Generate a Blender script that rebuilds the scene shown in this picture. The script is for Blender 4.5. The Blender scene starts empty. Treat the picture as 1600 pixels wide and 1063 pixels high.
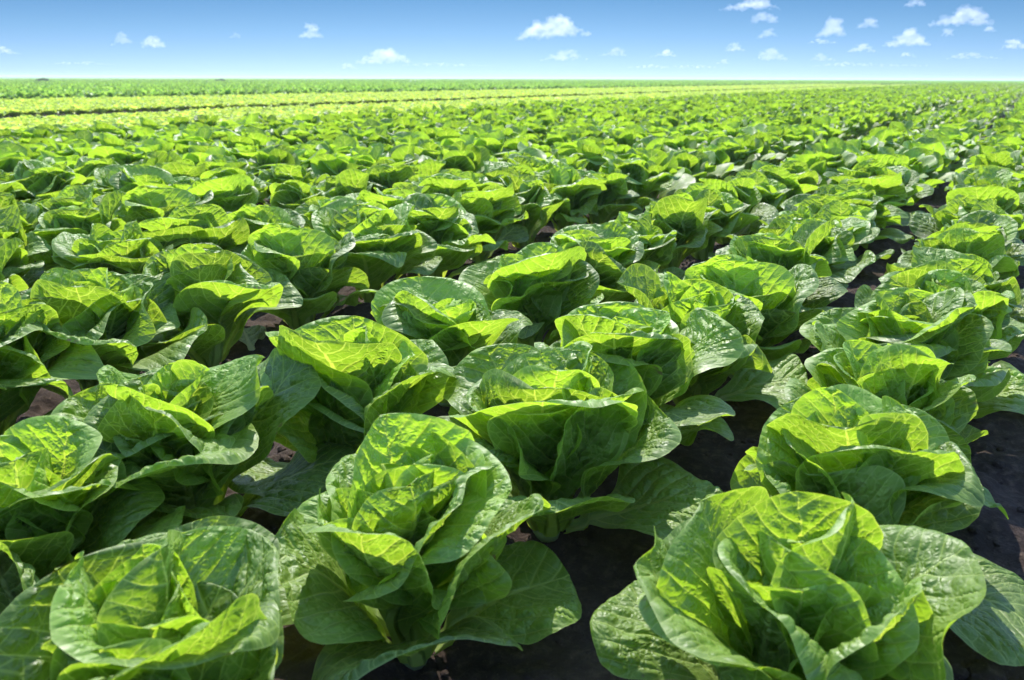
import bpy, math, random
import numpy as np
R = math.radians
sc = bpy.context.scene

# ------------------------------------------------------------------ camera
FPX, HOR, VPX = 1244.4, 122.0, 1618.0          # focal length, horizon and row vanishing point of the 1600 px photo
TH = math.atan((531.5 - HOR) / FPX)
PH = math.atan((VPX - 800) * math.cos(TH) / FPX)
CAMZ = 0.74
cam = bpy.data.objects.new('camera', bpy.data.cameras.new('camera'))
sc.collection.objects.link(cam); sc.camera = cam
cam.location = (0, 0, CAMZ)
cam.rotation_euler = (R(90) - TH, R(-0.17), PH)
cam.data.lens = 28.0; cam.data.sensor_width = 36.0
cam.data.clip_start = 0.02; cam.data.clip_end = 200000
cam.data.dof.use_dof = True; cam.data.dof.focus_distance = 1.6; cam.data.dof.aperture_fstop = 7.1

# ------------------------------------------------------------------ light
SUN_EL, SUN_AZ = 48.0, 2.0                    # SUN_AZ: degrees left of the view direction
sd = PH + R(SUN_AZ)                            # angle from +Y, anticlockwise
sun = bpy.data.objects.new('sun', bpy.data.lights.new('sun', 'SUN')); sc.collection.objects.link(sun)
sun.data.energy = 2.1; sun.data.angle = R(0.53); sun.data.color = (1, 0.955, 0.88)
sun.rotation_euler = (R(90 - SUN_EL), 0, sd + math.pi)
from mathutils import Vector
_dirsun = Vector((-math.sin(sd) * math.cos(R(SUN_EL)), math.cos(sd) * math.cos(R(SUN_EL)), math.sin(R(SUN_EL))))
sun.rotation_euler = _dirsun.to_track_quat('Z', 'Y').to_euler()
w = bpy.data.worlds.new('World'); sc.world = w; w.use_nodes = True
nt = w.node_tree; nt.nodes.clear()
N = nt.nodes.new; Lk = nt.links.new
out = N('ShaderNodeOutputWorld'); bg = N('ShaderNodeBackground'); sky = N('ShaderNodeTexSky')
sky.sky_type = 'NISHITA'; sky.sun_disc = False
sky.sun_elevation = R(SUN_EL); sky.sun_rotation = -sd
sky.air_density = 1.0; sky.dust_density = 0.3; sky.ozone_density = 2.5
tc = N('ShaderNodeTexCoord'); sp = N('ShaderNodeSeparateXYZ'); cb = N('ShaderNodeCombineXYZ')
mz = N('ShaderNodeMath'); mz.operation = 'MULTIPLY'; mz.inputs[1].default_value = 3.0
az_ = N('ShaderNodeMath'); az_.operation = 'ADD'; az_.inputs[1].default_value = 0.10
nm = N('ShaderNodeVectorMath'); nm.operation = 'NORMALIZE'
Lk(tc.outputs['Generated'], sp.inputs[0]); Lk(sp.outputs[0], cb.inputs[0]); Lk(sp.outputs[1], cb.inputs[1])
Lk(sp.outputs[2], mz.inputs[0]); Lk(mz.outputs[0], az_.inputs[0]); Lk(az_.outputs[0], cb.inputs[2])
Lk(cb.outputs[0], nm.inputs[0]); Lk(nm.outputs[0], sky.inputs['Vector'])
# clearer, deeper blue a few degrees above the horizon
cr = N('ShaderNodeValToRGB'); el = cr.color_ramp.elements
el[0].position = 0.0; el[0].color = (.205, .213, .226, 1); el[1].position = 1.0; el[1].color = (1, 1, 1, 1)
for p_, c_ in ((.014, (.192, .208, .225)), (.05, (.142, .186, .20)), (.105, (.072, .137, .165)), (.25, (.6, .7, .8)), (.5, (1, 1, 1))):
    e = el.new(p_); e.color = (*c_, 1)
Lk(sp.outputs[2], cr.inputs[0])
mm = N('ShaderNodeMix'); mm.data_type = 'RGBA'; mm.blend_type = 'MULTIPLY'; mm.inputs[0].default_value = 1.0
Lk(sky.outputs[0], mm.inputs[6]); Lk(cr.outputs[0], mm.inputs[7]); Lk(mm.outputs[2], bg.inputs[0]); bg.inputs[1].default_value = 0.15
Lk(bg.outputs[0], out.inputs[0])
w.cycles.sampling_method = 'MANUAL'; w.cycles.sample_map_resolution = 512
sc.view_settings.view_transform = 'Standard'; sc.view_settings.look = 'None'
sc.view_settings.exposure = 1.95; sc.view_settings.gamma = 1.0; sc.view_settings.use_curve_mapping = False
cy = sc.cycles
cy.max_bounces = 8; cy.diffuse_bounces = 7; cy.glossy_bounces = 2; cy.transmission_bounces = 4
cy.transparent_max_bounces = 10; cy.use_denoising = True; cy.sample_clamp_indirect = 4.0
cy.use_adaptive_sampling = True; cy.adaptive_threshold = .02; cy.volume_bounces = 4

# ------------------------------------------------------------------ helpers
rs = np.random.RandomState(7); random.seed(7)

def plane_pt(px, py, h):
    """point of the horizontal plane z=h seen at a pixel of the 1600 px photo: X metres left of the camera, s metres along the rows"""
    H = CAMZ - h; c = math.cos(TH); dy = py - HOR
    u = (VPX - px) / dy
    X = (u / c - math.tan(PH) * math.tan(TH)) * H * math.cos(PH)
    depth = FPX * H / (c * dy)
    G = (depth - H * math.sin(TH)) / c
    return X, (G - X * math.sin(PH)) / math.cos(PH)

def project(x, y, z):
    """world point -> pixel of the 1600 px photo, depth"""
    g = -x * math.sin(PH) + y * math.cos(PH); r = x * math.cos(PH) + y * math.sin(PH); dz = z - CAMZ
    d = g * math.cos(TH) - dz * math.sin(TH); up = g * math.sin(TH) + dz * math.cos(TH)
    d = np.maximum(d, 1e-3) if isinstance(d, np.ndarray) else max(d, 1e-3)
    return 800 + FPX * r / d, 531.5 - FPX * up / d, d

def tag(o, label=None, cat=None, group=None, kind=None):
    for k, v in (('label', label), ('category', cat), ('group', group), ('kind', kind)):
        if v: o[k] = v
    return o

def mesh_np(name, V, F, attrs=None, mat=None, smooth=True):
    """V (n,3) float, F (m,4) or (m,3) int"""
    me = bpy.data.meshes.new(name)
    V = np.asarray(V, np.float32); F = np.asarray(F, np.int32); k = F.shape[1]
    me.vertices.add(len(V)); me.vertices.foreach_set('co', V.ravel())
    me.loops.add(F.size); me.loops.foreach_set('vertex_index', F.ravel())
    me.polygons.add(len(F)); me.polygons.foreach_set('loop_start', np.arange(0, F.size, k, dtype=np.int32))
    me.polygons.foreach_set('loop_total', np.full(len(F), k, np.int32))
    me.polygons.foreach_set('use_smooth', np.full(len(F), smooth, bool))
    for nme, (typ, arr) in (attrs or {}).items():
        a = me.attributes.new(nme, typ, 'POINT')
        a.data.foreach_set('vector' if typ == 'FLOAT_VECTOR' else 'value', np.asarray(arr, np.float32).ravel())
    me.update(); me.validate(clean_customdata=False)
    if mat: me.materials.append(mat)
    return me

def obj(name, me, parent=None, loc=None):
    o = bpy.data.objects.new(name, me); sc.collection.objects.link(o)
    if parent: o.parent = parent
    if loc is not None: o.location = loc
    return o

def vnoise(x, y, seed=0):
    """smooth 2D value noise in -1..1"""
    xi = np.floor(x).astype(np.int64); yi = np.floor(y).astype(np.int64); fx = x - xi; fy = y - yi
    fx = fx * fx * (3 - 2 * fx); fy = fy * fy * (3 - 2 * fy)
    def h(a, b):
        n = (a * 374761393 + b * 668265263 + seed * 974634777) & 0x7fffffff
        n = ((n ^ (n >> 13)) * 1274126177) & 0x7fffffff
        return ((n ^ (n >> 16)) & 0xffff) / 32767.5 - 1
    return ((h(xi, yi) * (1 - fx) + h(xi + 1, yi) * fx) * (1 - fy) + (h(xi, yi + 1) * (1 - fx) + h(xi + 1, yi + 1) * fx) * fy)

def sst(a, b, x):
    t = np.clip((x - a) / (b - a), 0, 1); return t * t * (3 - 2 * t)

# ------------------------------------------------------------------ materials
class NG:
    def __init__(s, mat):
        mat.use_nodes = True; s.t = mat.node_tree; s.t.nodes.clear(); s.m = mat
    def n(s, typ, **kw):
        nd = s.t.nodes.new(typ)
        for k, v in kw.items(): setattr(nd, k, v)
        return nd
    def put(s, sock, v):
        if isinstance(v, bpy.types.NodeSocket): s.t.links.new(v, sock)
        elif v is not None:
            if hasattr(sock.default_value, '__len__') and not hasattr(v, '__len__'): v = (v,) * len(sock.default_value)
            if hasattr(sock.default_value, '__len__') and len(sock.default_value) == 4 and len(v) == 3: v = (*v, 1)
            sock.default_value = v
    def math(s, op, a, b=None, c=None, clamp=False):
        nd = s.n('ShaderNodeMath', operation=op, use_clamp=clamp)
        for i, v in enumerate((a, b, c)):
            if v is not None: s.put(nd.inputs[i], v)
        return nd.outputs[0]
    def mix(s, f, a, b, blend='MIX'):
        nd = s.n('ShaderNodeMix', data_type='RGBA', blend_type=blend)
        s.put(nd.inputs[0], f); s.put(nd.inputs[6], a); s.put(nd.inputs[7], b); return nd.outputs[2]
    def ramp(s, x, a, b, lo=0.0, hi=1.0, smooth=True):
        nd = s.n('ShaderNodeMapRange', interpolation_type='SMOOTHSTEP' if smooth else 'LINEAR')
        for i, v in enumerate((x, a, b, lo, hi)): s.put(nd.inputs[i], v)
        return nd.outputs[0]
    def noise(s, vec, scale, detail=3, rough=.5, dist=0.0):
        nd = s.n('ShaderNodeTexNoise'); s.put(nd.inputs['Vector'], vec); s.put(nd.inputs['Scale'], scale)
        s.put(nd.inputs['Detail'], detail); s.put(nd.inputs['Roughness'], rough); s.put(nd.inputs['Distortion'], dist); return nd
    def voro(s, vec, scale, feature='DISTANCE_TO_EDGE', rnd=1.0):
        nd = s.n('ShaderNodeTexVoronoi', feature=feature); s.put(nd.inputs['Vector'], vec)
        s.put(nd.inputs['Scale'], scale); s.put(nd.inputs['Randomness'], rnd); return nd
    def vadd(s, a, b, op='ADD', sc_=None):
        nd = s.n('ShaderNodeVectorMath', operation=op); s.put(nd.inputs[0], a)
        if op == 'SCALE': s.put(nd.inputs['Scale'], b)
        else: s.put(nd.inputs[1], b)
        return nd.outputs[0]

def leaf_material(name, top, under, glow, pale, blister=0.0060, detail=True, trans=0.46, rough=0.48, rim=True):
    """leaf blade: attributes lc=(across -1..1, along 0..1, leaf random), mc=(metres across, metres along, leaf random*10), ag=(age 0 heart..1 outside, metres to the margin, 0)"""
    m = bpy.data.materials.new(name); g = NG(m)
    lc = g.n('ShaderNodeAttribute', attribute_name='lc'); mc = g.n('ShaderNodeAttribute', attribute_name='mc'); ag = g.n('ShaderNodeAttribute', attribute_name='ag')
    def sep(v):
        s_ = g.n('ShaderNodeSeparateXYZ'); g.put(s_.inputs[0], v); return s_.outputs
    ls = sep(lc.outputs['Vector']); ms = sep(mc.outputs['Vector']); as_ = sep(ag.outputs['Vector'])
    s_, t_, rn = ls; mx, my, mr = ms; age, ed, _ = as_
    oi = g.n('ShaderNodeObjectInfo')
    # distorted metric coordinates
    n1 = g.noise(mc.outputs['Vector'], 16, 1)
    off = g.vadd(g.vadd(n1.outputs['Color'], (.5, .5, .5), 'SUBTRACT'), 0.016, 'SCALE')
    dc = g.vadd(mc.outputs['Vector'], off); ds = sep(dc)
    ax = g.math('ABSOLUTE', ds[0])
    # lateral veins: leave the midrib at a slant and bend upwards
    side = g.math('MULTIPLY', g.math('GREATER_THAN', mx, 0.0), 0.43)
    sq = g.math('POWER', g.math('ADD', ax, 0.0008), 1.25)
    q = g.math('SUBTRACT', g.math('MULTIPLY', ds[1], 31.0), g.math('MULTIPLY', sq, 66.0))
    q = g.math('ADD', g.math('ADD', q, side), g.math('MULTIPLY', rn, 7.3))
    fr = g.math('ABSOLUTE', g.math('SUBTRACT', g.math('FRACT', q), 0.5))      # 0 on a vein
    latd = g.math('MULTIPLY', fr, 0.024)                                       # about metres from the vein
    wid = g.ramp(g.math('ABSOLUTE', s_), 0.0, 0.95, 1.0, 0.35, False)
    lat = g.math('SUBTRACT', 1.0, g.ramp(latd, 0.0, g.math('MULTIPLY', wid, 0.0033)))
    # midrib
    mw = g.ramp(t_, 0.0, 0.95, 0.0105, 0.0012, False)
    mid = g.math('SUBTRACT', 1.0, g.ramp(g.math('ABSOLUTE', mx), g.math('MULTIPLY', mw, .55), g.math('MULTIPLY', mw, 1.15)))
    # network
    vein = g.math('MULTIPLY', lat, .95)
    if detail:
        v1 = g.voro(dc, 55).outputs['Distance']; v2 = g.voro(dc, 150).outputs['Distance']
        net1 = g.math('SUBTRACT', 1.0, g.ramp(v1, 0.0, 0.06))
        net2 = g.math('SUBTRACT', 1.0, g.ramp(v2, 0.0, 0.09))
        vein = g.math('MAXIMUM', vein, g.math('MULTIPLY', net1, 0.58))
        vein = g.math('MAXIMUM', vein, g.math('MULTIPLY', net2, 0.16))
    vein = g.math('MAXIMUM', vein, mid)
    edge = g.math('SUBTRACT', 1.0, g.ramp(ed, 0.0004, 0.0022))
    # blotchy variation
    n2 = g.noise(mc.outputs['Vector'], 30, 4, .6)
    n3 = g.noise(mc.outputs['Vector'], 9, 2, .5)
    var = g.math('ADD', g.math('MULTIPLY', g.math('SUBTRACT', n2.outputs[0], .5), .7), g.math('MULTIPLY', g.math('SUBTRACT', n3.outputs[0], .5), .8))
    var = g.math('ADD', var, g.math('MULTIPLY', g.math('SUBTRACT', g.math('FRACT', g.math('MULTIPLY', rn, 13.7)), .5), .45))
    var = g.math('ADD', var, g.math('MULTIPLY', g.math('SUBTRACT', oi.outputs['Random'], .5), .3))
    bright = g.math('ADD', 1.0, var)
    def shade(col, inner):
        c = g.mix(g.ramp(age, 0.75, 0.0, 0.0, 0.9), col, inner)
        hs = g.n('ShaderNodeHueSaturation'); g.put(hs.inputs['Color'], c); g.put(hs.inputs['Value'], bright)
        return hs.outputs[0]
    tip = g.math('SUBTRACT', 1.0, g.ramp(t_, 0.0, 0.42))                      # paler towards the stalk
    vc = g.math('MAXIMUM', g.math('MULTIPLY', vein, .85), g.math('MULTIPLY', tip, .5), clamp=True)
    if rim: vc = g.math('MAXIMUM', vc, g.math('MULTIPLY', edge, .55))
    ctop = g.mix(g.math('MULTIPLY', vc, .8), shade(top, [a * 1.5 for a in top]), pale)
    vc = g.math('MAXIMUM', vc, mid)
    cund = g.mix(vc, shade(under, [a * 1.25 for a in under]), pale)
    cglow = g.mix(g.math('MULTIPLY', vc, .75), shade(glow, [a * 1.1 for a in glow]), [min(1, pale[0] * 2.2), min(1, pale[1] * 1.9), pale[2] * .8])
    geo = g.n('ShaderNodeNewGeometry')
    # a few torn, browned patches along the margins of old outer leaves
    wn = g.noise(mc.outputs['Vector'], 26, 3, .6).outputs[0]
    wear = g.math('MULTIPLY', g.ramp(wn, .66, .70), g.math('MULTIPLY', g.ramp(age, .55, .9), g.math('SUBTRACT', 1.0, g.ramp(ed, .003, .016))), clamp=True)
    ctop = g.mix(wear, ctop, (.26, .19, .07)); cund = g.mix(wear, cund, (.26, .19, .07)); cglow = g.mix(wear, cglow, (.22, .15, .04))
    base = g.mix(geo.outputs['Backfacing'], ctop, cund)
    p = g.n('ShaderNodeBsdfPrincipled'); g.put(p.inputs['Base Color'], base)
    rg = g.ramp(n2.outputs[0], .3, .7, rough - .07, rough + .12)
    rg = g.math('ADD', rg, g.math('MULTIPLY', geo.outputs['Backfacing'], .12))
    g.put(p.inputs['Roughness'], rg); g.put(p.inputs['IOR'], 1.45)
    g.put(p.inputs['Specular IOR Level'], 0.7)
    tr = g.n('ShaderNodeBsdfTranslucent'); g.put(tr.inputs['Color'], cglow)
    mx_ = g.n('ShaderNodeMixShader'); g.put(mx_.inputs[0], trans); g.put(mx_.inputs[1], p.outputs[0]); g.put(mx_.inputs[2], tr.outputs[0])
    o = g.n('ShaderNodeOutputMaterial'); g.put(o.inputs[0], mx_.outputs[0])
    if detail:
        # blistered blade between sunken veins
        sf = g.voro(dc, 55, 'SMOOTH_F1'); g.put(sf.inputs['Smoothness'], .35); fd = g.math('MULTIPLY', sf.outputs['Distance'], 1.55); dome = g.math('SUBTRACT', 1.0, g.math('MULTIPLY', fd, fd), clamp=True)
        il = g.math('SUBTRACT', 1.0, g.ramp(latd, 0.0, 0.009, 0, 1, False)); dl = g.math('SUBTRACT', 1.0, g.math('MULTIPLY', il, il))
        pil = g.math('MULTIPLY', g.math('ADD', g.math('MULTIPLY', dome, .75), .25), dl)
        amp = g.math('MULTIPLY', g.ramp(ed, 0.0, 0.02, .25, 1.0), g.ramp(t_, .12, .5, .1, 1.0))
        amp = g.math('MULTIPLY', amp, g.ramp(n3.outputs[0], .25, .7, .35, 1.3))
        h = g.math('MULTIPLY', g.math('MULTIPLY', pil, amp), blister)
        h = g.math('ADD', h, g.math('MULTIPLY', g.math('MULTIPLY', g.ramp(v2, 0.0, 0.4), amp), blister * .16))
        h = g.math('SUBTRACT', h, g.math('MULTIPLY', mid, g.math('MULTIPLY', mw, .45)))
        h = g.math('ADD', h, g.math('MULTIPLY', g.math('SUBTRACT', n3.outputs[0], .5), blister * 1.5))
        dp = g.n('ShaderNodeDisplacement'); g.put(dp.inputs['Height'], h); g.put(dp.inputs['Midlevel'], 0.0); g.put(dp.inputs['Scale'], 1.0)
        g.put(o.inputs['Displacement'], dp.outputs[0]); m.displacement_method = 'BOTH'
    return m

GREEN = dict(top=(.152, .25, .034), under=(.20, .31, .038), glow=(.345, .56, .024), pale=(.38, .50, .13))
M_leaf = leaf_material('romaine_leaf', **GREEN)
M_far = leaf_material('romaine_leaf_small', detail=False, rough=.52, **GREEN)
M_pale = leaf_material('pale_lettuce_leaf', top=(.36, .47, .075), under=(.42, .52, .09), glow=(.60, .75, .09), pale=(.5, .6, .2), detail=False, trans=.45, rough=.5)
M_mid = leaf_material('field_crop_leaf', top=(.19, .34, .06), under=(.24, .40, .08), glow=(.42, .68, .09), pale=(.3, .45, .1), detail=False, trans=.42)

def soil_material():
    m = bpy.data.materials.new('dark_soil'); g = NG(m)
    co = g.n('ShaderNodeTexCoord').outputs['Object']
    a = g.noise(co, 3, 6, .65).outputs[0]; b = g.noise(co, 45, 8, .7).outputs[0]; c = g.noise(co, 260, 4, .6).outputs[0]
    col = g.mix(g.ramp(a, .35, .7), (.036, .024, .019), (.070, .047, .036))
    col = g.mix(g.ramp(b, .45, .75), col, (.115, .08, .06))
    col = g.mix(g.ramp(c, .62, .75, 0, .6), col, (.2, .15, .12))
    p = g.n('ShaderNodeBsdfPrincipled'); g.put(p.inputs['Base Color'], col); g.put(p.inputs['Roughness'], .95); g.put(p.inputs['Specular IOR Level'], .2)
    h = g.math('ADD', g.math('MULTIPLY', b, .02), g.math('MULTIPLY', c, .004))
    bp = g.n('ShaderNodeBump'); g.put(bp.inputs['Height'], h); g.put(bp.inputs['Distance'], 1.0); g.put(bp.inputs['Strength'], .9)
    g.put(p.inputs['Normal'], bp.outputs[0])
    g.put(g.n('ShaderNodeOutputMaterial').inputs[0], p.outputs[0])
    return m
M_soil = soil_material()

# ------------------------------------------------------------------ rows and beds (X = metres left of the camera line)
def uX(u): return plane_pt(VPX - u * 500, HOR + 500, .18)[0]
XA, XB, XC = uX(.40), uX(1.38), uX(2.33)
D0 = uX(3.88); PITCH = XB - XA
ROWS = [XA, XB, XC]
x_ = D0; bed = 0
ROMAINE_END = 8.1
TRACKS = [(XC + D0) / 2, XA - .48]
while x_ < ROMAINE_END:
    ROWS.append(x_); bed += 1
    if bed % 3 == 0:
        TRACKS.append(x_ + PITCH * .66); x_ += PITCH * 1.32
    else: x_ += PITCH
PALE1 = np.arange(ROMAINE_END + .35, 13.6, .36); PALE2 = np.arange(15.9, 23.6, .40)
TRACKS += [14.9]

# ------------------------------------------------------------------ ground
def axis(lo, hi, f0, f1, step, grow=1.13):
    a = list(np.arange(f0, f1, step)); s = step
    while a[-1] < hi: s *= grow; a.append(a[-1] + s)
    s = step
    while a[0] > lo: s *= grow; a.insert(0, a[0] - s)
    return np.array(a)
gx = axis(-6000, 6000, -2.4, 0.75, .011); gy = axis(-3000, 9000, .15, 4.2, .012)
GX, GY = np.meshgrid(gx, gy, indexing='ij')
def ground_z(x, y):
    X = -x
    z = np.zeros_like(x)
    for t in TRACKS: z -= .045 * np.exp(-((X - t) / .2) ** 2)
    near = np.exp(-np.maximum(np.hypot(x, y) - 6, 0) / 6)
    n = .020 * vnoise(x * 4.1, y * 4.1, 1) + .014 * vnoise(x * 11, y * 11, 2)
    c = vnoise(x * 24, y * 24, 3); n += .012 * np.abs(c) + .007 * vnoise(x * 51, y * 51, 4)
    return z + n * near
GZ = ground_z(GX, GY)
nx, ny = GX.shape; ii = np.arange(nx * ny).reshape(nx, ny)
F = np.stack([ii[:-1, :-1], ii[1:, :-1], ii[1:, 1:], ii[:-1, 1:]], -1).reshape(-1, 4)
tag(obj('ground', mesh_np('ground', np.stack([GX, GY, GZ], -1).reshape(-1, 3), F, mat=M_soil)), kind='structure')

# clods of earth lying on the soil
def rough_ball(seed, sub=2):
    import bmesh
    bm = bmesh.new(); bmesh.ops.create_icosphere(bm, subdivisions=sub, radius=1)
    V = np.array([v.co[:] for v in bm.verts]); F = np.array([[v.index for v in f.verts] for f in bm.faces]); bm.free()
    r = 1 + .22 * vnoise(V[:, 0] * 2 + seed * 7, V[:, 1] * 2 + V[:, 2] * 1.7, seed) + .1 * vnoise(V[:, 0] * 5, V[:, 1] * 5 + V[:, 2] * 4.7 + seed, seed + 5)
    return V * r[:, None], F
balls = [rough_ball(i) for i in range(6)]
Vs, Fs, nv = [], [], 0
for k in range(2600):
    if k < 1500: X = -.75 + .8 * rs.rand() ; Y = .35 + 5.5 * rs.rand() ** 1.3
    else: X = TRACKS[0] + .28 * rs.randn(); Y = -.3 + 4.5 * rs.rand()
    if k > 2200: X = 1.3 * rs.rand(); Y = .3 + 2.5 * rs.rand()
    r = .0035 + .010 * rs.rand() ** 3 + (.012 * rs.rand() if rs.rand() < .05 else 0)
    V, F = balls[k % 6]; a = rs.rand() * 6.28; ca, sa = math.cos(a), math.sin(a)
    V = V * np.array([r * (1 + .4 * rs.rand()), r, r * .7]); V = np.stack([V[:, 0] * ca - V[:, 1] * sa, V[:, 0] * sa + V[:, 1] * ca, V[:, 2]], -1)
    z = ground_z(np.array([-X]), np.array([Y]))[0]
    Vs.append(V + np.array([-X, Y, z + r * .25])); Fs.append(F + nv); nv += len(V)
tag(obj('soil_clods', mesh_np('soil_clods', np.concatenate(Vs), np.concatenate(Fs), mat=M_soil, smooth=False)),
    'loose dark clods of earth lying along the bare furrows', 'clods', kind='stuff')

# ------------------------------------------------------------------ lettuce
def blade(rng, az, a, nt_, ns_, L, W, al0, al1, tipc, cup, ecurl, wave, r0, z0, fill=.15, tm=.70, twist=0.0, frill=0, bend=0.0, tipcurl_p=(.62, 1.0)):
    """one leaf. a: age 0 heart .. 1 outside. Returns V, attrs"""
    t = np.linspace(0, 1, nt_); t = 1 - (1 - t) ** 1.55
    s = np.linspace(-1, 1, ns_); s = np.sign(s) * np.abs(s) ** .88
    al = np.radians(al0 + (al1 - al0) * sst(.15, 1.0, t) - tipc * sst(*tipcurl_p, t) ** 1.2)
    tt = np.linspace(0, 1, 160); ta = 1 - (1 - tt) ** 1.55
    alf = np.interp(ta, t, al)
    dr = np.cumsum(np.cos(alf) * np.gradient(ta)) * L; dz = np.cumsum(np.sin(alf) * np.gradient(ta)) * L
    mr = r0 + np.interp(t, ta, dr); mz = z0 + np.interp(t, ta, dz)
    low = fill + (1 - fill) * sst(.06, tm, t) ** 1.1
    topw = np.sqrt(np.clip(1 - (np.maximum(t - tm, 0) / (1 - tm)) ** 2.3, 0, 1))
    hw = W * np.where(t < tm, low, topw)
    T, S = np.meshgrid(t, s, indexing='ij'); sg = np.sign(S)
    seed = int(rng.randint(1 << 20))
    mar = 1 + .05 * vnoise(T * 5 + 3, sg * 3.3 + 10, seed) + .022 * vnoise(T * 17, sg * 5.1 + 30, seed + 1) + .012 * vnoise(T * 41, sg * 5.1 + 60, seed + 2)
    HW = hw[:, None] * (1 + (mar - 1) * np.abs(S) ** 2)
    cc = cup * (1 + .7 * (1 - sst(0, .5, t)))[:, None]
    asym = .25 * rng.randn()
    beta = cc * S * (1 + asym * S) - ecurl * sg * np.abs(S) ** 4 * sst(.35, .8, T)
    dS = np.gradient(s)[None, :]
    mid = ns_ // 2
    cx = np.cumsum(np.cos(beta) * dS, 1); cz = np.cumsum(np.sin(beta) * dS, 1)
    cx -= cx[:, mid:mid + 1]; cz -= cz[:, mid:mid + 1]
    X = HW * cx; Zn = HW * cz
    # wavy margin
    ph1, ph2 = rng.rand(2) * 6.28; k1 = rng.uniform(1.1, 2.4)
    wv = np.sin(6.28 * k1 * T + np.where(S > 0, ph1, ph2)) + .6 * vnoise(T * 6, sg * 4.7 + 5, seed + 9) + (1.0 * np.sin(6.28 * frill * T + sg * 1.3 + 1.5 * vnoise(T * 9, sg * 3, seed)) if frill else 0)
    Zn = Zn + wave * wv * np.abs(S) ** 2.6 * sst(.15, .55, T) * np.clip(1.6 * hw[:, None] / W, 0, 1)
    # broad puckers of the blade
    Zn = Zn + .0055 * vnoise(X * 26 + seed % 97, T * L * 26, seed + 3) * sst(.1, .5, T) * (np.abs(S) ** .7)
    tw = twist * T + .0
    Xr = X * np.cos(tw) - Zn * np.sin(tw); Zr = X * np.sin(tw) + Zn * np.cos(tw)
    ca, sa = math.cos(az), math.sin(az)
    al2 = al[:, None]
    rad = mr[:, None] - np.sin(al2) * Zr; zz = mz[:, None] + np.cos(al2) * Zr
    sd_ = Xr + bend * (T ** 2) * L
    V = np.stack([rad * ca - sd_ * sa, rad * sa + sd_ * ca, zz], -1).reshape(-1, 3)
    rn = rng.rand()
    lc = np.stack([S, T, np.full_like(T, rn)], -1).reshape(-1, 3)
    mc = np.stack([S * HW, T * L, np.full_like(T, rn * 10)], -1).reshape(-1, 3)
    edd = (1 - np.abs(S)) * HW + .0
    ag = np.stack([np.full_like(T, a), edd, T * 0], -1).reshape(-1, 3)
    i = np.arange(nt_ * ns_).reshape(nt_, ns_)
    Fc = np.stack([i[:-1, :-1], i[1:, :-1], i[1:, 1:], i[:-1, 1:]], -1).reshape(-1, 4)
    return V, Fc, lc, mc, ag

def romaine_leaves(seed, nt_, ns_, n=23, openness=0.0, ws=1.0):
    """leaves from the outside in, sharing one warp"""
    rng = np.random.RandomState(seed)
    kv = rng.randn(6, 3); kv /= np.linalg.norm(kv, axis=1)[:, None]; kl = 6.28 / rng.uniform(.09, .26, 6); kp = rng.rand(6) * 6.28; kd = rng.randn(6, 3); kd /= np.linalg.norm(kd, axis=1)[:, None]
    outl = []; az = rng.rand() * 6.28
    for i in range(n):
        f = i / (n - 1.0)                 # 0 outside .. 1 heart
        az += R(137.5) + rng.randn() * .16
        j = rng.randn
        al0 = np.interp(f, [0, .07, .18, .35, .6, 1], [34, 54, 70, 80, 86, 89]) + 5 * j()
        al1 = np.interp(f, [0, .07, .18, .35, .6, .8, 1], [16, 36, 50, 60, 70, 80, 88]) + 7 * j() - 8 * openness
        L = np.interp(f, [0, .15, .4, .6, .8, 1], [.21, .245, .26, .262, .255, .235]) * (1 + .10 * j())
        W = np.interp(f, [0, .15, .4, .65, .85, 1], [.092, .104, .102, .092, .076, .054]) * (1 + .12 * j()) * ws
        tipc = np.interp(f, [0, .3, .55, .8, 1], [10, 12, 12, 6, -6]) + 17 * j() * (1 - .5 * f)
        cup = np.interp(f, [0, .3, .6, 1], [.28, .50, .75, 1.2]) * (1 + .25 * j())
        ecurl = np.interp(f, [0, .4, .7, 1], [.9, 1.0, .7, .2]) * abs(1 + .6 * j())
        wave = np.interp(f, [0, .5, .7, 1], [.018, .019, .014, .008]) * (1 + .3 * j())
        k = 1.0 if i < 15 else .75
        V, F, lc, mc, ag = blade(rng, az, 1 - f, max(5, int(nt_ * k)), max(5, int(ns_ * k)) | 1, L, W, al0, al1, tipc, cup, ecurl, wave,
                                 .010 + .012 * (1 - f), .012 + .028 * f, twist=.22 * j(), bend=.08 * j())
        D = np.zeros_like(V)
        for q in range(6): D += .0036 * np.sin(V @ kv[q] * kl[q] + kp[q])[:, None] * kd[q]
        D *= sst(.03, .12, np.linalg.norm(V, axis=1))[:, None]
        V = V + D
        zf = .022 + .012 * vnoise(V[:, 0] * 18 + i, V[:, 1] * 18, i); V[:, 2] = zf + .5 * ((V[:, 2] - zf) + np.sqrt((V[:, 2] - zf) ** 2 + .0005)) - .011 * (np.linalg.norm(V, axis=1) < .06)
        outl.append((V, F, lc, mc, ag))
    return outl

def join(parts):
    nv = 0; Vs, Fs, A, B, C = [], [], [], [], []
    for V, F, lc, mc, ag in parts:
        Vs.append(V); Fs.append(F + nv); nv += len(V); A.append(lc); B.append(mc); C.append(ag)
    return np.concatenate(Vs), np.concatenate(Fs), dict(lc=('FLOAT_VECTOR', np.concatenate(A)), mc=('FLOAT_VECTOR', np.concatenate(B)), ag=('FLOAT_VECTOR', np.concatenate(C)))

def leaf_mesh(parts, name, mat):
    V, F, at = join(parts); return mesh_np(name, V, F, at, mat)

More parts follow.
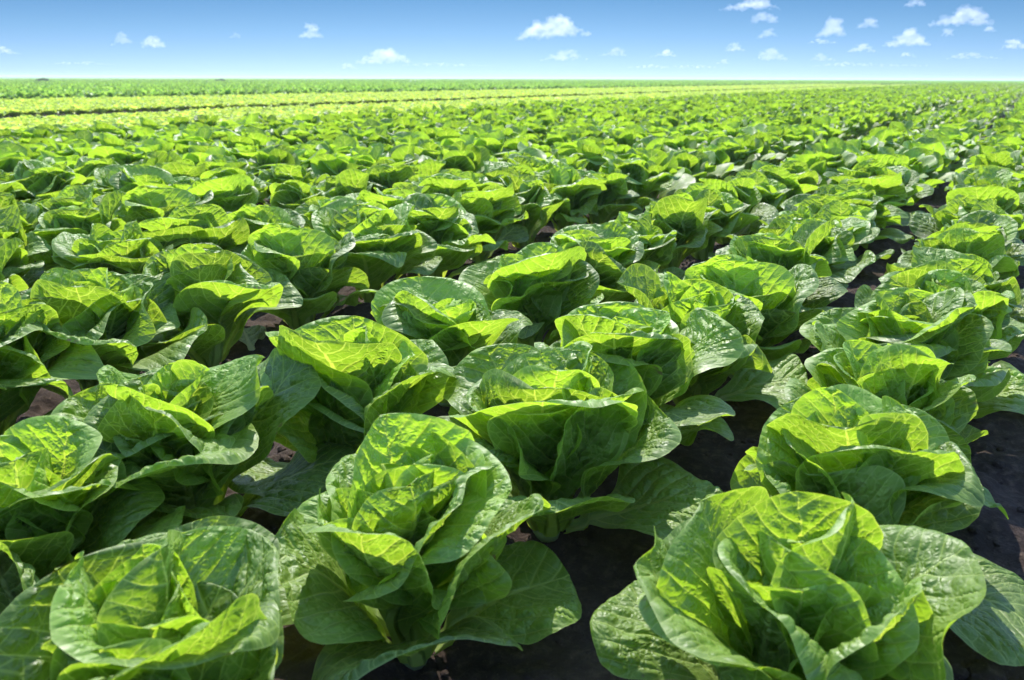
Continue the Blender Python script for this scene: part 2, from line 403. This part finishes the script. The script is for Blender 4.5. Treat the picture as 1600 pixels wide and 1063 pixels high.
def core_mesh():
    """short pale stump the leaves grow from"""
    prof = [(.0, .000), (.016, .0), (.019, .012), (.017, .035), (.012, .055), (.006, .07), (0.0005, .075)]; ns_ = 12
    V = [(r * math.cos(6.283 * k / ns_), r * math.sin(6.283 * k / ns_), z) for r, z in prof for k in range(ns_)]
    F = [(i * ns_ + k, i * ns_ + (k + 1) % ns_, (i + 1) * ns_ + (k + 1) % ns_, (i + 1) * ns_ + k) for i in range(len(prof) - 1) for k in range(ns_)]
    return mesh_np('stump', V, F, mat=M_stump)
M_stump = bpy.data.materials.new('lettuce_stump'); _g = NG(M_stump)
_p = _g.n('ShaderNodeBsdfPrincipled'); _nz = _g.noise(_g.n('ShaderNodeTexCoord').outputs['Object'], 60, 4)
_g.put(_p.inputs['Base Color'], _g.mix(_nz.outputs[0], (.22, .30, .09), (.34, .40, .18))); _g.put(_p.inputs['Roughness'], .5)
_g.put(_g.n('ShaderNodeOutputMaterial').inputs[0], _p.outputs[0])
STUMP = core_mesh()
NOUT = 17
def plant_parts(seed, nt_, ns_, openness=0.0):
    """meshes of a head of romaine: the outer leaves one by one and the closed heart"""
    lv = romaine_leaves(seed, nt_, ns_, openness=openness)
    return [leaf_mesh([l], 'leaf', M_leaf) for l in lv[:NOUT]], leaf_mesh(lv[NOUT:], 'heart', M_leaf)

def place_parts(meshes, x, y, rz, scl, tilt=(0, 0)):
    root = bpy.data.objects.new('romaine_lettuce', None); sc.collection.objects.link(root)
    root.empty_display_size = .05
    root.location = (x, y, float(ground_z(np.array([x]), np.array([y]))[0]) - .006); root.rotation_euler = (tilt[0], tilt[1], rz); root.scale = scl
    for m in meshes[0]: obj('leaf', m, root)
    obj('heart', meshes[1], root); obj('stump', STUMP, root)
    return root
def place_one(me, name, x, y, rz, scl, tilt=(0, 0)):
    o = obj(name, me); o.location = (x, y, float(ground_z(np.array([x]), np.array([y]))[0]) - .006)
    o.rotation_euler = (tilt[0], tilt[1], rz); o.scale = scl; return o

# where the nearest heads stand, read from the photograph (crown centres)
ANCH = {0: [(1222, 965), (1322, 750), (1378, 628), (1420, 550), (1455, 490)],
        1: [(240, 1035), (640, 838), (858, 688), (990, 604), (1088, 535), (1162, 484)],
        2: [(20, 808), (290, 680), (548, 622), (699, 526), (832, 458), (915, 425)],
        3: [(-50, 575), (138, 520), (318, 472), (464, 430), (578, 396), (673, 370)]}
STEP = .352
heads = []            # (row, order, X, s)
for r, X in enumerate(ROWS):
    pts = [plane_pt(px, py, .18) for px, py in ANCH.get(r, [])]
    s = pts[-1][1] + STEP if pts else (-X * .2 + rs.rand() * STEP)
    k = 0
    for p in pts: heads.append((r, k, p[0], p[1])); k += 1
    while s < 120:
        heads.append((r, k, X + (.010 if r in (2, 3) else .022) * rs.randn(), s + .03 * rs.randn())); s += (STEP if r < 4 else .335) * (1 + .04 * rs.randn()); k += 1
def seen(x, y, z=.2, marg=140):
    px, py, d = project(x, y, z)
    g = -x * math.sin(PH) + y * math.cos(PH)
    m_ = marg + 500 / max(d, .3) * .5
    return g > .1 and -m_ < px < 1600 + m_ and py < 1063 + 420
vis = []
for r, k, X, s in heads:
    if seen(-X, s):
        px, py, d = project(-X, s, .18); vis.append((d, r, k, X, s, px, py))
vis.sort()
ordc = {}
for i, v in enumerate(vis):
    ordc.setdefault(v[1], []).append((v[4], i))
order_in_row = {}
for r, l in ordc.items():
    l.sort()
    for n_, (_, i) in enumerate(l): order_in_row[i] = n_

SPECIAL = {
 (0, 0): 'large open romaine lettuce at the bottom right beside the bare soil',
 (0, 1): 'broad romaine lettuce with a glossy leaf over the soil, behind the bottom right one',
 (1, 0): 'romaine lettuce cut off by the bottom left corner of the field view',
 (1, 1): 'large romaine lettuce in the front centre with a wide glossy drooping leaf',
 (1, 2): 'romaine lettuce just behind the front centre one, with big backlit leaves',
 (2, 0): 'romaine lettuce cut by the left edge, nearest in the row along the wide furrow',
 (2, 1): 'round spreading romaine lettuce at centre left beside the wide dark furrow',
 (3, 1): 'tall romaine lettuce across the wide furrow, one low leaf curling up',
 (3, 2): 'romaine lettuce across the wide furrow with dark shaded lower leaves',
}
ROWNAME = ['row edging the bare soil', 'middle row of the near bed', 'row before the wide furrow', 'row just beyond the wide furrow']
ORD = 'first second third fourth fifth sixth seventh eighth ninth tenth eleventh twelfth thirteenth fourteenth fifteenth sixteenth'.split()
def romaine_label(r, k, n_):
    if (r, k) in SPECIAL: return SPECIAL[(r, k)], None
    if r < 4 and n_ < 16: return f'green romaine lettuce, {ORD[n_]} from the front in the {ROWNAME[r]}', None
    if r < 4: return f'small distant romaine lettuce far along the {ROWNAME[r]}', None
    b = (r - 3)
    if n_ < 8: return f'romaine lettuce, {ORD[n_]} from the left in the {ORD[b]} row past the wide furrow', None
    return f'green romaine lettuce farther along the {ORD[min(b, 15)]} row beyond the wide furrow', None

N_NEAR, N_PART, N_IND = 10, 90, 300
MED = [plant_parts(200 + i, 26, 23, rs.rand()) for i in range(9)]
SML = [leaf_mesh(romaine_leaves(300 + i, 15, 13, n=24, openness=rs.rand(), ws=.92), 'romaine_lettuce', M_far) for i in range(8)]
TINY = [leaf_mesh(romaine_leaves(400 + i, 8, 7, n=24, openness=rs.rand(), ws=.82), 'romaine_tiny', M_far) for i in range(5)]
OWN = {(0, 0): (11, 2.2, 1.1, .93), (1, 0): (12, .6, 1.14, .95), (1, 1): (13, 4.9, 1.16, .98), (2, 0): (14, 2.9, 1.14, .98), (0, 1): (15, 5.3, 1.08, 1.0)}
rest = []
for i, (d, r, k, X, s, px, py) in enumerate(vis):
    sx = 1.22 + .06 * rs.randn(); sz = 1.0 + .05 * rs.randn(); rz = rs.rand() * 6.283; tl = (.05 * rs.randn(), .05 * rs.randn())
    if r == 3: sz *= 1.06; sx *= 1.08
    if r == 1: sx *= 1.07
    if r == 0: sx *= .90
    if r > 3 or (k > 7 and r < 2): sx *= 1.09
    if r in (2, 3) and k > 10: sx *= .95
    if i < N_NEAR:
        sd0, rz0, a_, b_ = OWN.get((r, k), (20 + i, rz, sx, sz))
        o = place_parts(plant_parts(sd0, 46, 41, rs.rand()), -X, s, rz0, (a_, a_, b_), tl)
    elif i < N_PART: o = place_parts(MED[rs.randint(9)], -X, s, rz, (sx, sx * (1 + .04 * rs.randn()), sz), tl)
    elif i < N_IND: o = place_one(SML[rs.randint(8)], 'romaine_lettuce', -X, s, rz, (sx, sx, sz), tl)
    else: rest.append((-X, s)); continue
    lb, _ = romaine_label(r, k, order_in_row[i])
    tag(o, lb, 'lettuce', 'romaine lettuces planted in rows')

# leaves fallen in the furrow
def fallen(px, py, rz, seed, lab):
    X, s_ = plane_pt(px, py, 0.0); rg = np.random.RandomState(seed)
    p = blade(rg, 0, 1.0, 26, 21, .17, .062, 6, -2, 12, .35, .8, .010, 0, .012)
    o = obj('fallen_leaf', leaf_mesh([p], 'fallen_leaf', M_old)); o.location = (-X, s_, float(ground_z(np.array([-X]), np.array([s_]))[0]) + .012); o.rotation_euler = (.1, -.05, rz)
    tag(o, lab, 'leaf', 'loose lettuce leaves on the soil')
M_old = leaf_material('wilted_leaf', top=(.26, .30, .12), under=(.34, .36, .18), glow=(.35, .42, .10), pale=(.5, .5, .28))
fallen(395, 556, 2.6, 4, 'whitish wilted lettuce leaf lying in the wide dark furrow')
fallen(1545, 1010, .7, 8, 'wilted lettuce leaf on the bare soil at the bottom right')

# ------------------------------------------------------------------ pale lettuce band and the masses of far plants
def frilly(seed, nt_=9, ns_=7, n=26, age=.3):
    rng = np.random.RandomState(seed); lv = []; az = 0
    for i in range(n):
        f = i / (n - 1.0); az += R(137.5) + .2 * rng.randn(); j = rng.randn
        lv.append(blade(rng, az, age, nt_, ns_, .17 * (1 - .45 * f) * (1 + .1 * j()), .062 * (1 - .3 * f) * (1 + .1 * j()), 45 + 40 * f + 5 * j(), 22 + 68 * f + 6 * j(), 20 * j(), .5, .5,
                        .016, .012, .01, tm=.72, frill=3.2, bend=.1 * j()))
    return lv
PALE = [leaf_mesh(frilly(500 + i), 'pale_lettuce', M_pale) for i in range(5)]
MIDC = [leaf_mesh(romaine_leaves(600 + i, 6, 5, n=18, openness=1, ws=.8), 'crop_plant', M_mid) for i in range(4)]

def instancer(name, pts, meshes, lo=.9, hi=1.15, flat=1.0):
    """one object whose vertices carry far plants"""
    col = bpy.data.collections.new(name + '_source')
    for me in meshes: col.objects.link(bpy.data.objects.new(name + '_source', me))
    P = np.array(pts, np.float32); me = bpy.data.meshes.new(name)
    me.vertices.add(len(P)); me.vertices.foreach_set('co', P.ravel()); me.update()
    o = obj(name, me)
    ng = bpy.data.node_groups.new(name, 'GeometryNodeTree')
    ng.interface.new_socket('Geometry', in_out='INPUT', socket_type='NodeSocketGeometry'); ng.interface.new_socket('Geometry', in_out='OUTPUT', socket_type='NodeSocketGeometry')
    n = ng.nodes.new; l = ng.links.new
    gi, go = n('NodeGroupInput'), n('NodeGroupOutput'); iop = n('GeometryNodeInstanceOnPoints'); ci = n('GeometryNodeCollectionInfo')
    ci.inputs['Collection'].default_value = col; ci.inputs['Separate Children'].default_value = True; ci.inputs['Reset Children'].default_value = True
    mp = n('GeometryNodeMeshToPoints')
    rr = n('FunctionNodeRandomValue'); rr.data_type = 'FLOAT_VECTOR'; rr.inputs[0].default_value = (-.08, -.08, 0); rr.inputs[1].default_value = (.08, .08, 6.283)
    rsz = n('FunctionNodeRandomValue'); rsz.data_type = 'FLOAT'; rsz.inputs[2].default_value = lo; rsz.inputs[3].default_value = hi; rsz.inputs['Seed'].default_value = 3
    l(gi.outputs[0], mp.inputs[0]); l(mp.outputs[0], iop.inputs['Points']); l(ci.outputs[0], iop.inputs['Instance']); iop.inputs['Pick Instance'].default_value = True
    l(rr.outputs[0], iop.inputs['Rotation']); l(rsz.outputs[1], iop.inputs['Scale']); l(iop.outputs[0], go.inputs[0])
    md = o.modifiers.new('plants', 'NODES'); md.node_group = ng
    return o

tag(instancer('romaine_rows_beyond', [(x, y, -.006) for x, y in rest], TINY), 'mass of small romaine lettuces receding towards the horizon', 'lettuce rows', kind='stuff')

pale = []
for X in list(PALE1) + list(PALE2) + [15.95]:
    s = -14.0
    st = .33
    while s < 110:
        if seen(-X, s, .15, 60): pale.append((project(-X, s, .15)[2], -X + .03 * rs.randn(), s + .04 * rs.randn()))
        s += st * (1 if s < 50 else 1.15)
pale.sort()
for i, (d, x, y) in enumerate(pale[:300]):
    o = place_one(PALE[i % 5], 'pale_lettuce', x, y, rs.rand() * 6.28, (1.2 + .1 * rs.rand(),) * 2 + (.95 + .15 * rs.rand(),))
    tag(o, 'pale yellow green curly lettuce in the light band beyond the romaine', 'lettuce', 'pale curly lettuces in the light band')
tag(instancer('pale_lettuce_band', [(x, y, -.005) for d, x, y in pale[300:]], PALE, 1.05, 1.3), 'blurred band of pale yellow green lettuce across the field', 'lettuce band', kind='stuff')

green = []
for X in np.arange(24.3, 150, .5):
    g_ = 1.0 if X < 60 else 1.7
    if X > 60 and int(X / .5) % 2: continue
    s = -90.0
    while s < 260:
        if seen(-X, s, .15, 40): green.append((-X + .06 * rs.randn(), s + .08 * rs.randn(), -.005))
        s += .46 * g_ * (1 if s < 60 else 1.6)
for X in np.arange(.0, 24, .5):                    # the same fields farther along the rows
    s = 112.0
    while s < 230:
        if seen(-X, s, .15, 20): green.append((-X + .05 * rs.randn(), s, -.005))
        s += .62
print('plants:', len(vis), len(pale), len(green), [round(a, 2) for a in ROWS[:5]])
tag(instancer('green_crop_band', green, MIDC, .8, 1.2), 'blurred green crop band reaching to the horizon', 'crop band', kind='stuff')

# the farthest fields read as one low canopy
def far_canopy():
    V, F = [], []; rr = [130, 150, 175, 205, 250, 320, 420, 560, 800, 1200, 1900, 3000, 5000, 8500]; na = 160
    a = np.linspace(-R(75), R(48), na) 
    for i, r in enumerate(rr):
        for j, t in enumerate(a):
            x = -math.sin(-t) * r ; y = math.cos(t) * r
            V.append((math.sin(t) * r, math.cos(t) * r, .17 + .05 * math.sin(j * 2.3 + i) if i else 0.02))
    for i in range(len(rr) - 1):
        for j in range(na - 1): F.append((i * na + j, (i + 1) * na + j, (i + 1) * na + j + 1, i * na + j + 1))
    m = bpy.data.materials.new('far_crop'); g = NG(m); co = g.n('ShaderNodeTexCoord').outputs['Object']
    a_ = g.noise(co, .02, 4, .6).outputs[0]; b_ = g.noise(co, 1.6, 5, .7).outputs[0]
    c = g.mix(g.ramp(a_, .35, .65), (.11, .22, .035), (.17, .28, .05)); c = g.mix(g.ramp(b_, .4, .7, 0, .6), c, (.24, .38, .07))
    p = g.n('ShaderNodeBsdfPrincipled'); g.put(p.inputs['Base Color'], c); g.put(p.inputs['Roughness'], .8); g.put(p.inputs['Specular IOR Level'], .2)
    g.put(g.n('ShaderNodeOutputMaterial').inputs[0], p.outputs[0])
    return mesh_np('distant_fields', V, np.array(F)[:, ::-1], mat=m)
tag(obj('distant_fields', far_canopy()), 'farthest green fields along the horizon', 'fields', kind='stuff')

# two bushes standing far off at the left horizon
M_bush = leaf_material('bush_leaf', top=(.03, .075, .02), under=(.05, .10, .03), glow=(.12, .22, .03), pale=(.1, .15, .05), detail=False, trans=.3, rough=.6)
def bush(px, py, wd, ht, seed, lab):
    X, s_ = plane_pt(px, py, 0.0); rg = np.random.RandomState(seed)
    root = bpy.data.objects.new('bush', None); sc.collection.objects.link(root); root.location = (-X, s_, 0)
    n = 900; d = rg.randn(n, 3); d /= np.linalg.norm(d, axis=1)[:, None]
    lob = rg.uniform(-.5, .5, (7, 2)); li = rg.randint(7, size=n); rr = rg.rand(n) ** .4
    c = np.stack([lob[li, 0] * wd * .6 + d[:, 0] * rr * wd * .26, lob[li, 1] * wd * .6 + d[:, 1] * rr * wd * .26, ht * (.55 + .12 * np.sin(li * 2.1)) + d[:, 2] * rr * ht * .36], -1)
    a = rg.randn(n, 3) * .035 * 1.6; b = rg.randn(n, 3) * .035
    V = np.stack([c - a, c - b, c + a, c + b], 1).reshape(-1, 3); F = np.arange(4 * n).reshape(n, 4)
    z = np.zeros(4 * n); at = dict(lc=('FLOAT_VECTOR', np.stack([z + .5, z + .6, np.repeat(rg.rand(n), 4)], -1)), mc=('FLOAT_VECTOR', V), ag=('FLOAT_VECTOR', np.stack([z + 1, z + .1, z], -1)))
    obj('foliage', mesh_np('foliage', V, F, at, M_bush, smooth=False), root)
    Vs, Fs = [], []
    for k in range(5):
        an = rg.rand() * 6.28; top = np.array([math.cos(an) * wd * .25, math.sin(an) * wd * .25, ht * .7]); o_ = len(Vs) * 5
        ring = lambda p, r_: [(p[0] + r_ * math.cos(q * 1.2566), p[1] + r_ * math.sin(q * 1.2566), p[2]) for q in range(5)]
        Vs.append(ring((0, 0, -.05), .03) ); Vs.append(ring(top, .008))
        Fs += [(o_ + q, o_ + (q + 1) % 5, o_ + 5 + (q + 1) % 5, o_ + 5 + q) for q in range(5)]
    obj('stems', mesh_np('stems', np.array(Vs).reshape(-1, 3), Fs, mat=M_stump), root)
    tag(root, lab, 'bush', 'bushes on the left horizon')
bush(68, 133, 1.7, .55, 1, 'dark low bush on the horizon near the left edge, larger of two')
bush(346, 131, 1.3, .5, 2, 'smaller dark bush on the horizon left of the middle')

# ------------------------------------------------------------------ clouds
def cloud_material(name, density):
    """water droplets: an even scattering volume"""
    m = bpy.data.materials.new(name); g = NG(m)
    v = g.n('ShaderNodeVolumeScatter'); g.put(v.inputs['Color'], (.90, .905, .93)); g.put(v.inputs['Density'], density); g.put(v.inputs['Anisotropy'], .35)
    g.put(g.n('ShaderNodeOutputMaterial').inputs['Volume'], v.outputs[0]); m.cycles.homogeneous_volume = True
    return m
CL = [  # x, y, width, height in the photo, density, lean, description
 (865, 52, 132, 30, 1, .35, 'long slanting white cloud high above the middle of the field'),
 (598, 90, 100, 26, .8, .1, 'broad ragged cloud low over the field, left of the middle'),
 (545, 103, 26, 11, .6, 0, 'faint little cloud touching the left end of the broad low cloud'),
 (485, 52, 38, 21, .9, .1, 'small compact white cloud alone in clear blue'),
 (240, 69, 46, 18, .9, .1, 'small bright flat-based cloud in the left sky'),
 (190, 66, 34, 17, .5, .4, 'faint wisp beside the small bright left cloud'),
 (368, 56, 18, 9, .4, 0, 'tiny faint cloud between the two small left clouds'),
 (12, 80, 40, 12, .6, .0, 'flat cloud wisp at the left edge of the sky'),
 (1170, 7, 106, 22, .9, 0, 'long white cloud cut by the top edge of the sky'),
 (1193, 29, 46, 19, .6, 0, 'soft cloud just below the long one at the top edge'),
 (1198, 55, 36, 14, .45, .2, 'thin faint cloud under the soft one at the top'),
 (1148, 74, 34, 15, .8, 0, 'small rounded cloud low in the right sky'),
 (1203, 87, 58, 18, .6, 0, 'pale twin-topped cloud near the horizon on the right'),
 (1298, 48, 48, 26, .9, .1, 'bright puffy cloud over a thin flat one'),
 (1285, 65, 54, 9, .7, 0, 'thin flat cloud under a bright puffy one'),
 (1355, 37, 34, 18, .7, 0, 'lone round cloud right of the bright puffy one'),
 (1345, 76, 48, 14, .85, 0, 'low flat cloud left of the twin-humped cloud'),
 (1415, 63, 80, 24, 1, 0, 'twin-humped bright cloud in the right sky'),
 (1500, 27, 100, 32, 1, .0, 'largest bright cloud in the upper right sky'),
 (1480, 51, 18, 14, .7, 0, 'tiny cloud hanging below the largest upper right cloud'),
 (1546, 46, 24, 10, .7, 0, 'small cloud right of and below the largest upper right one'),
 (1430, 5, 40, 14, .6, 0, 'soft cloud cut by the top edge near the upper right one'),
 (1585, 71, 46, 15, .9, 0, 'white cloud cut by the right edge of the sky'),
 (1520, 88, 90, 11, .4, 0, 'long thin faint cloud low at the far right'),
 (1418, 86, 26, 9, .75, 0, 'tiny flat cloud under the twin-humped one'),
 (882, 88, 84, 18, .5, .1, 'faint broad cloud low under the long slanting one'),
 (957, 82, 50, 15, .45, 0, 'faint cloud right of the faint broad low one'),
 (1038, 85, 48, 11, .65, 0, 'small flat cloud low over the middle right horizon'),
 (1285, 90, 40, 13, .5, 0, 'pale cloud close over the horizon under the thin flat one'),
 (700, 101, 170, 6, .45, 0, 'long thin haze streak low over the horizon, left of the middle'),
 (1050, 104, 190, 6, .45, 0, 'long thin haze streak just above the middle right horizon'),
 (1360, 101, 210, 7, .5, 0, 'longest thin cloud streak low on the right'),
 (130, 99, 120, 5, .4, 0, 'thin faint streak low over the left horizon'),
 (1128, 97, 22, 8, .5, 0, 'tiny pale cloud close over the horizon'),
]
def px_dir(px, py):
    v = Vector(((px - 800) / FPX, -(py - 531.5) / FPX, -1)); return (cam.rotation_euler.to_matrix() @ v).normalized()
cballs = [rough_ball(20 + i, 3) for i in range(5)]
for (px, py, wd, ht, den, lean, lab) in CL:
    crs = np.random.RandomState(px)
    d = px_dir(px, py + ht * .4); hor = math.hypot(d.x, d.y)
    dist = 1400.0 / max(d.z / hor, .012); D = Vector((d.x / hor, d.y / hor, 0)); S = Vector((D.y, -D.x, 0))
    dep = dist * math.cos(TH); ppm = dist / FPX * (1 / math.cos(TH)) * 1.0   # metres per photo pixel there
    depth = Vector((d.x * dist / hor, d.y * dist / hor, 1400)).dot(-Vector(cam.rotation_euler.to_matrix().col[2])); ppm = depth / FPX
    base = Vector((D.x * dist, D.y * dist, d.z / hor * dist))
    Vs, Fs, nv = [], [], 0
    n = int(14 + wd * .7)
    humps = [(crs.uniform(-.3, .3), crs.uniform(.12, .3)) for _ in range(2)]
    for k in range(n):
        a = crs.uniform(-.5, .5)
        env = (1 - (2 * abs(a)) ** 2.2) * (.45 + .55 * max(math.exp(-((a - c_) / w_) ** 2) for c_, w_ in humps))
        rad = ht * ppm * (.08 + .20 * env) * crs.uniform(.5, 1.3)
        zc = ht * ppm * env * crs.uniform(0, .78) + rad * .35 + lean * (a + .5) * ht * ppm * .8
        V, F = cballs[k % 5]
        V = V * np.array([rad * 1.5, rad * 1.5, rad * .85]); V[:, 2] = np.where(V[:, 2] < -.35 * rad, -.35 * rad + .25 * (V[:, 2] + .35 * rad), V[:, 2])
        ct = S * (a * wd * ppm * .86) + D * (crs.randn() * .12 * wd * ppm) + Vector((0, 0, zc))
        Vs.append(V + np.array(ct)); Fs.append(F + nv); nv += len(V)
    o = obj('cloud', mesh_np('cloud', np.concatenate(Vs), np.concatenate(Fs), mat=cloud_material('cloud_droplets', (.36 * den + .06) / (ht * ppm)))); o.location = base
    rmd = o.modifiers.new('merge', 'REMESH'); rmd.mode = 'VOXEL'; rmd.voxel_size = ht * ppm / 20
    tx = bpy.data.textures.new('cloud_edge', 'CLOUDS'); tx.noise_scale = ht * ppm * .28; tx.noise_depth = 3
    dmd = o.modifiers.new('ragged', 'DISPLACE'); dmd.texture = tx; dmd.texture_coords = 'LOCAL'; dmd.strength = ht * ppm * .5; dmd.mid_level = .58
    tag(o, lab, 'cloud', 'small clouds over the field')

# ------------------------------------------------------------------ air over the far fields
def haze_box():
    x0, x1, y0, y1, z0, z1 = -9800, 9800, -5000, 9900, -1.3, 1.6
    V = [(x, y, z) for z in (z0, z1) for y in (y0, y1) for x in (x0, x1)]
    F = [(0, 2, 3, 1), (4, 5, 7, 6), (0, 1, 5, 4), (2, 6, 7, 3), (0, 4, 6, 2), (1, 3, 7, 5)]
    m = bpy.data.materials.new('haze'); g = NG(m)
    v = g.n('ShaderNodeVolumePrincipled'); g.put(v.inputs['Color'], (.86, .93, 1.0)); g.put(v.inputs['Density'], .0012)
    g.put(g.n('ShaderNodeOutputMaterial').inputs['Volume'], v.outputs[0]); m.cycles.homogeneous_volume = True
    return mesh_np('haze', V, F, mat=m, smooth=False)
tag(obj('haze', haze_box()), 'thin pale air over the farthest fields', 'haze', kind='stuff')
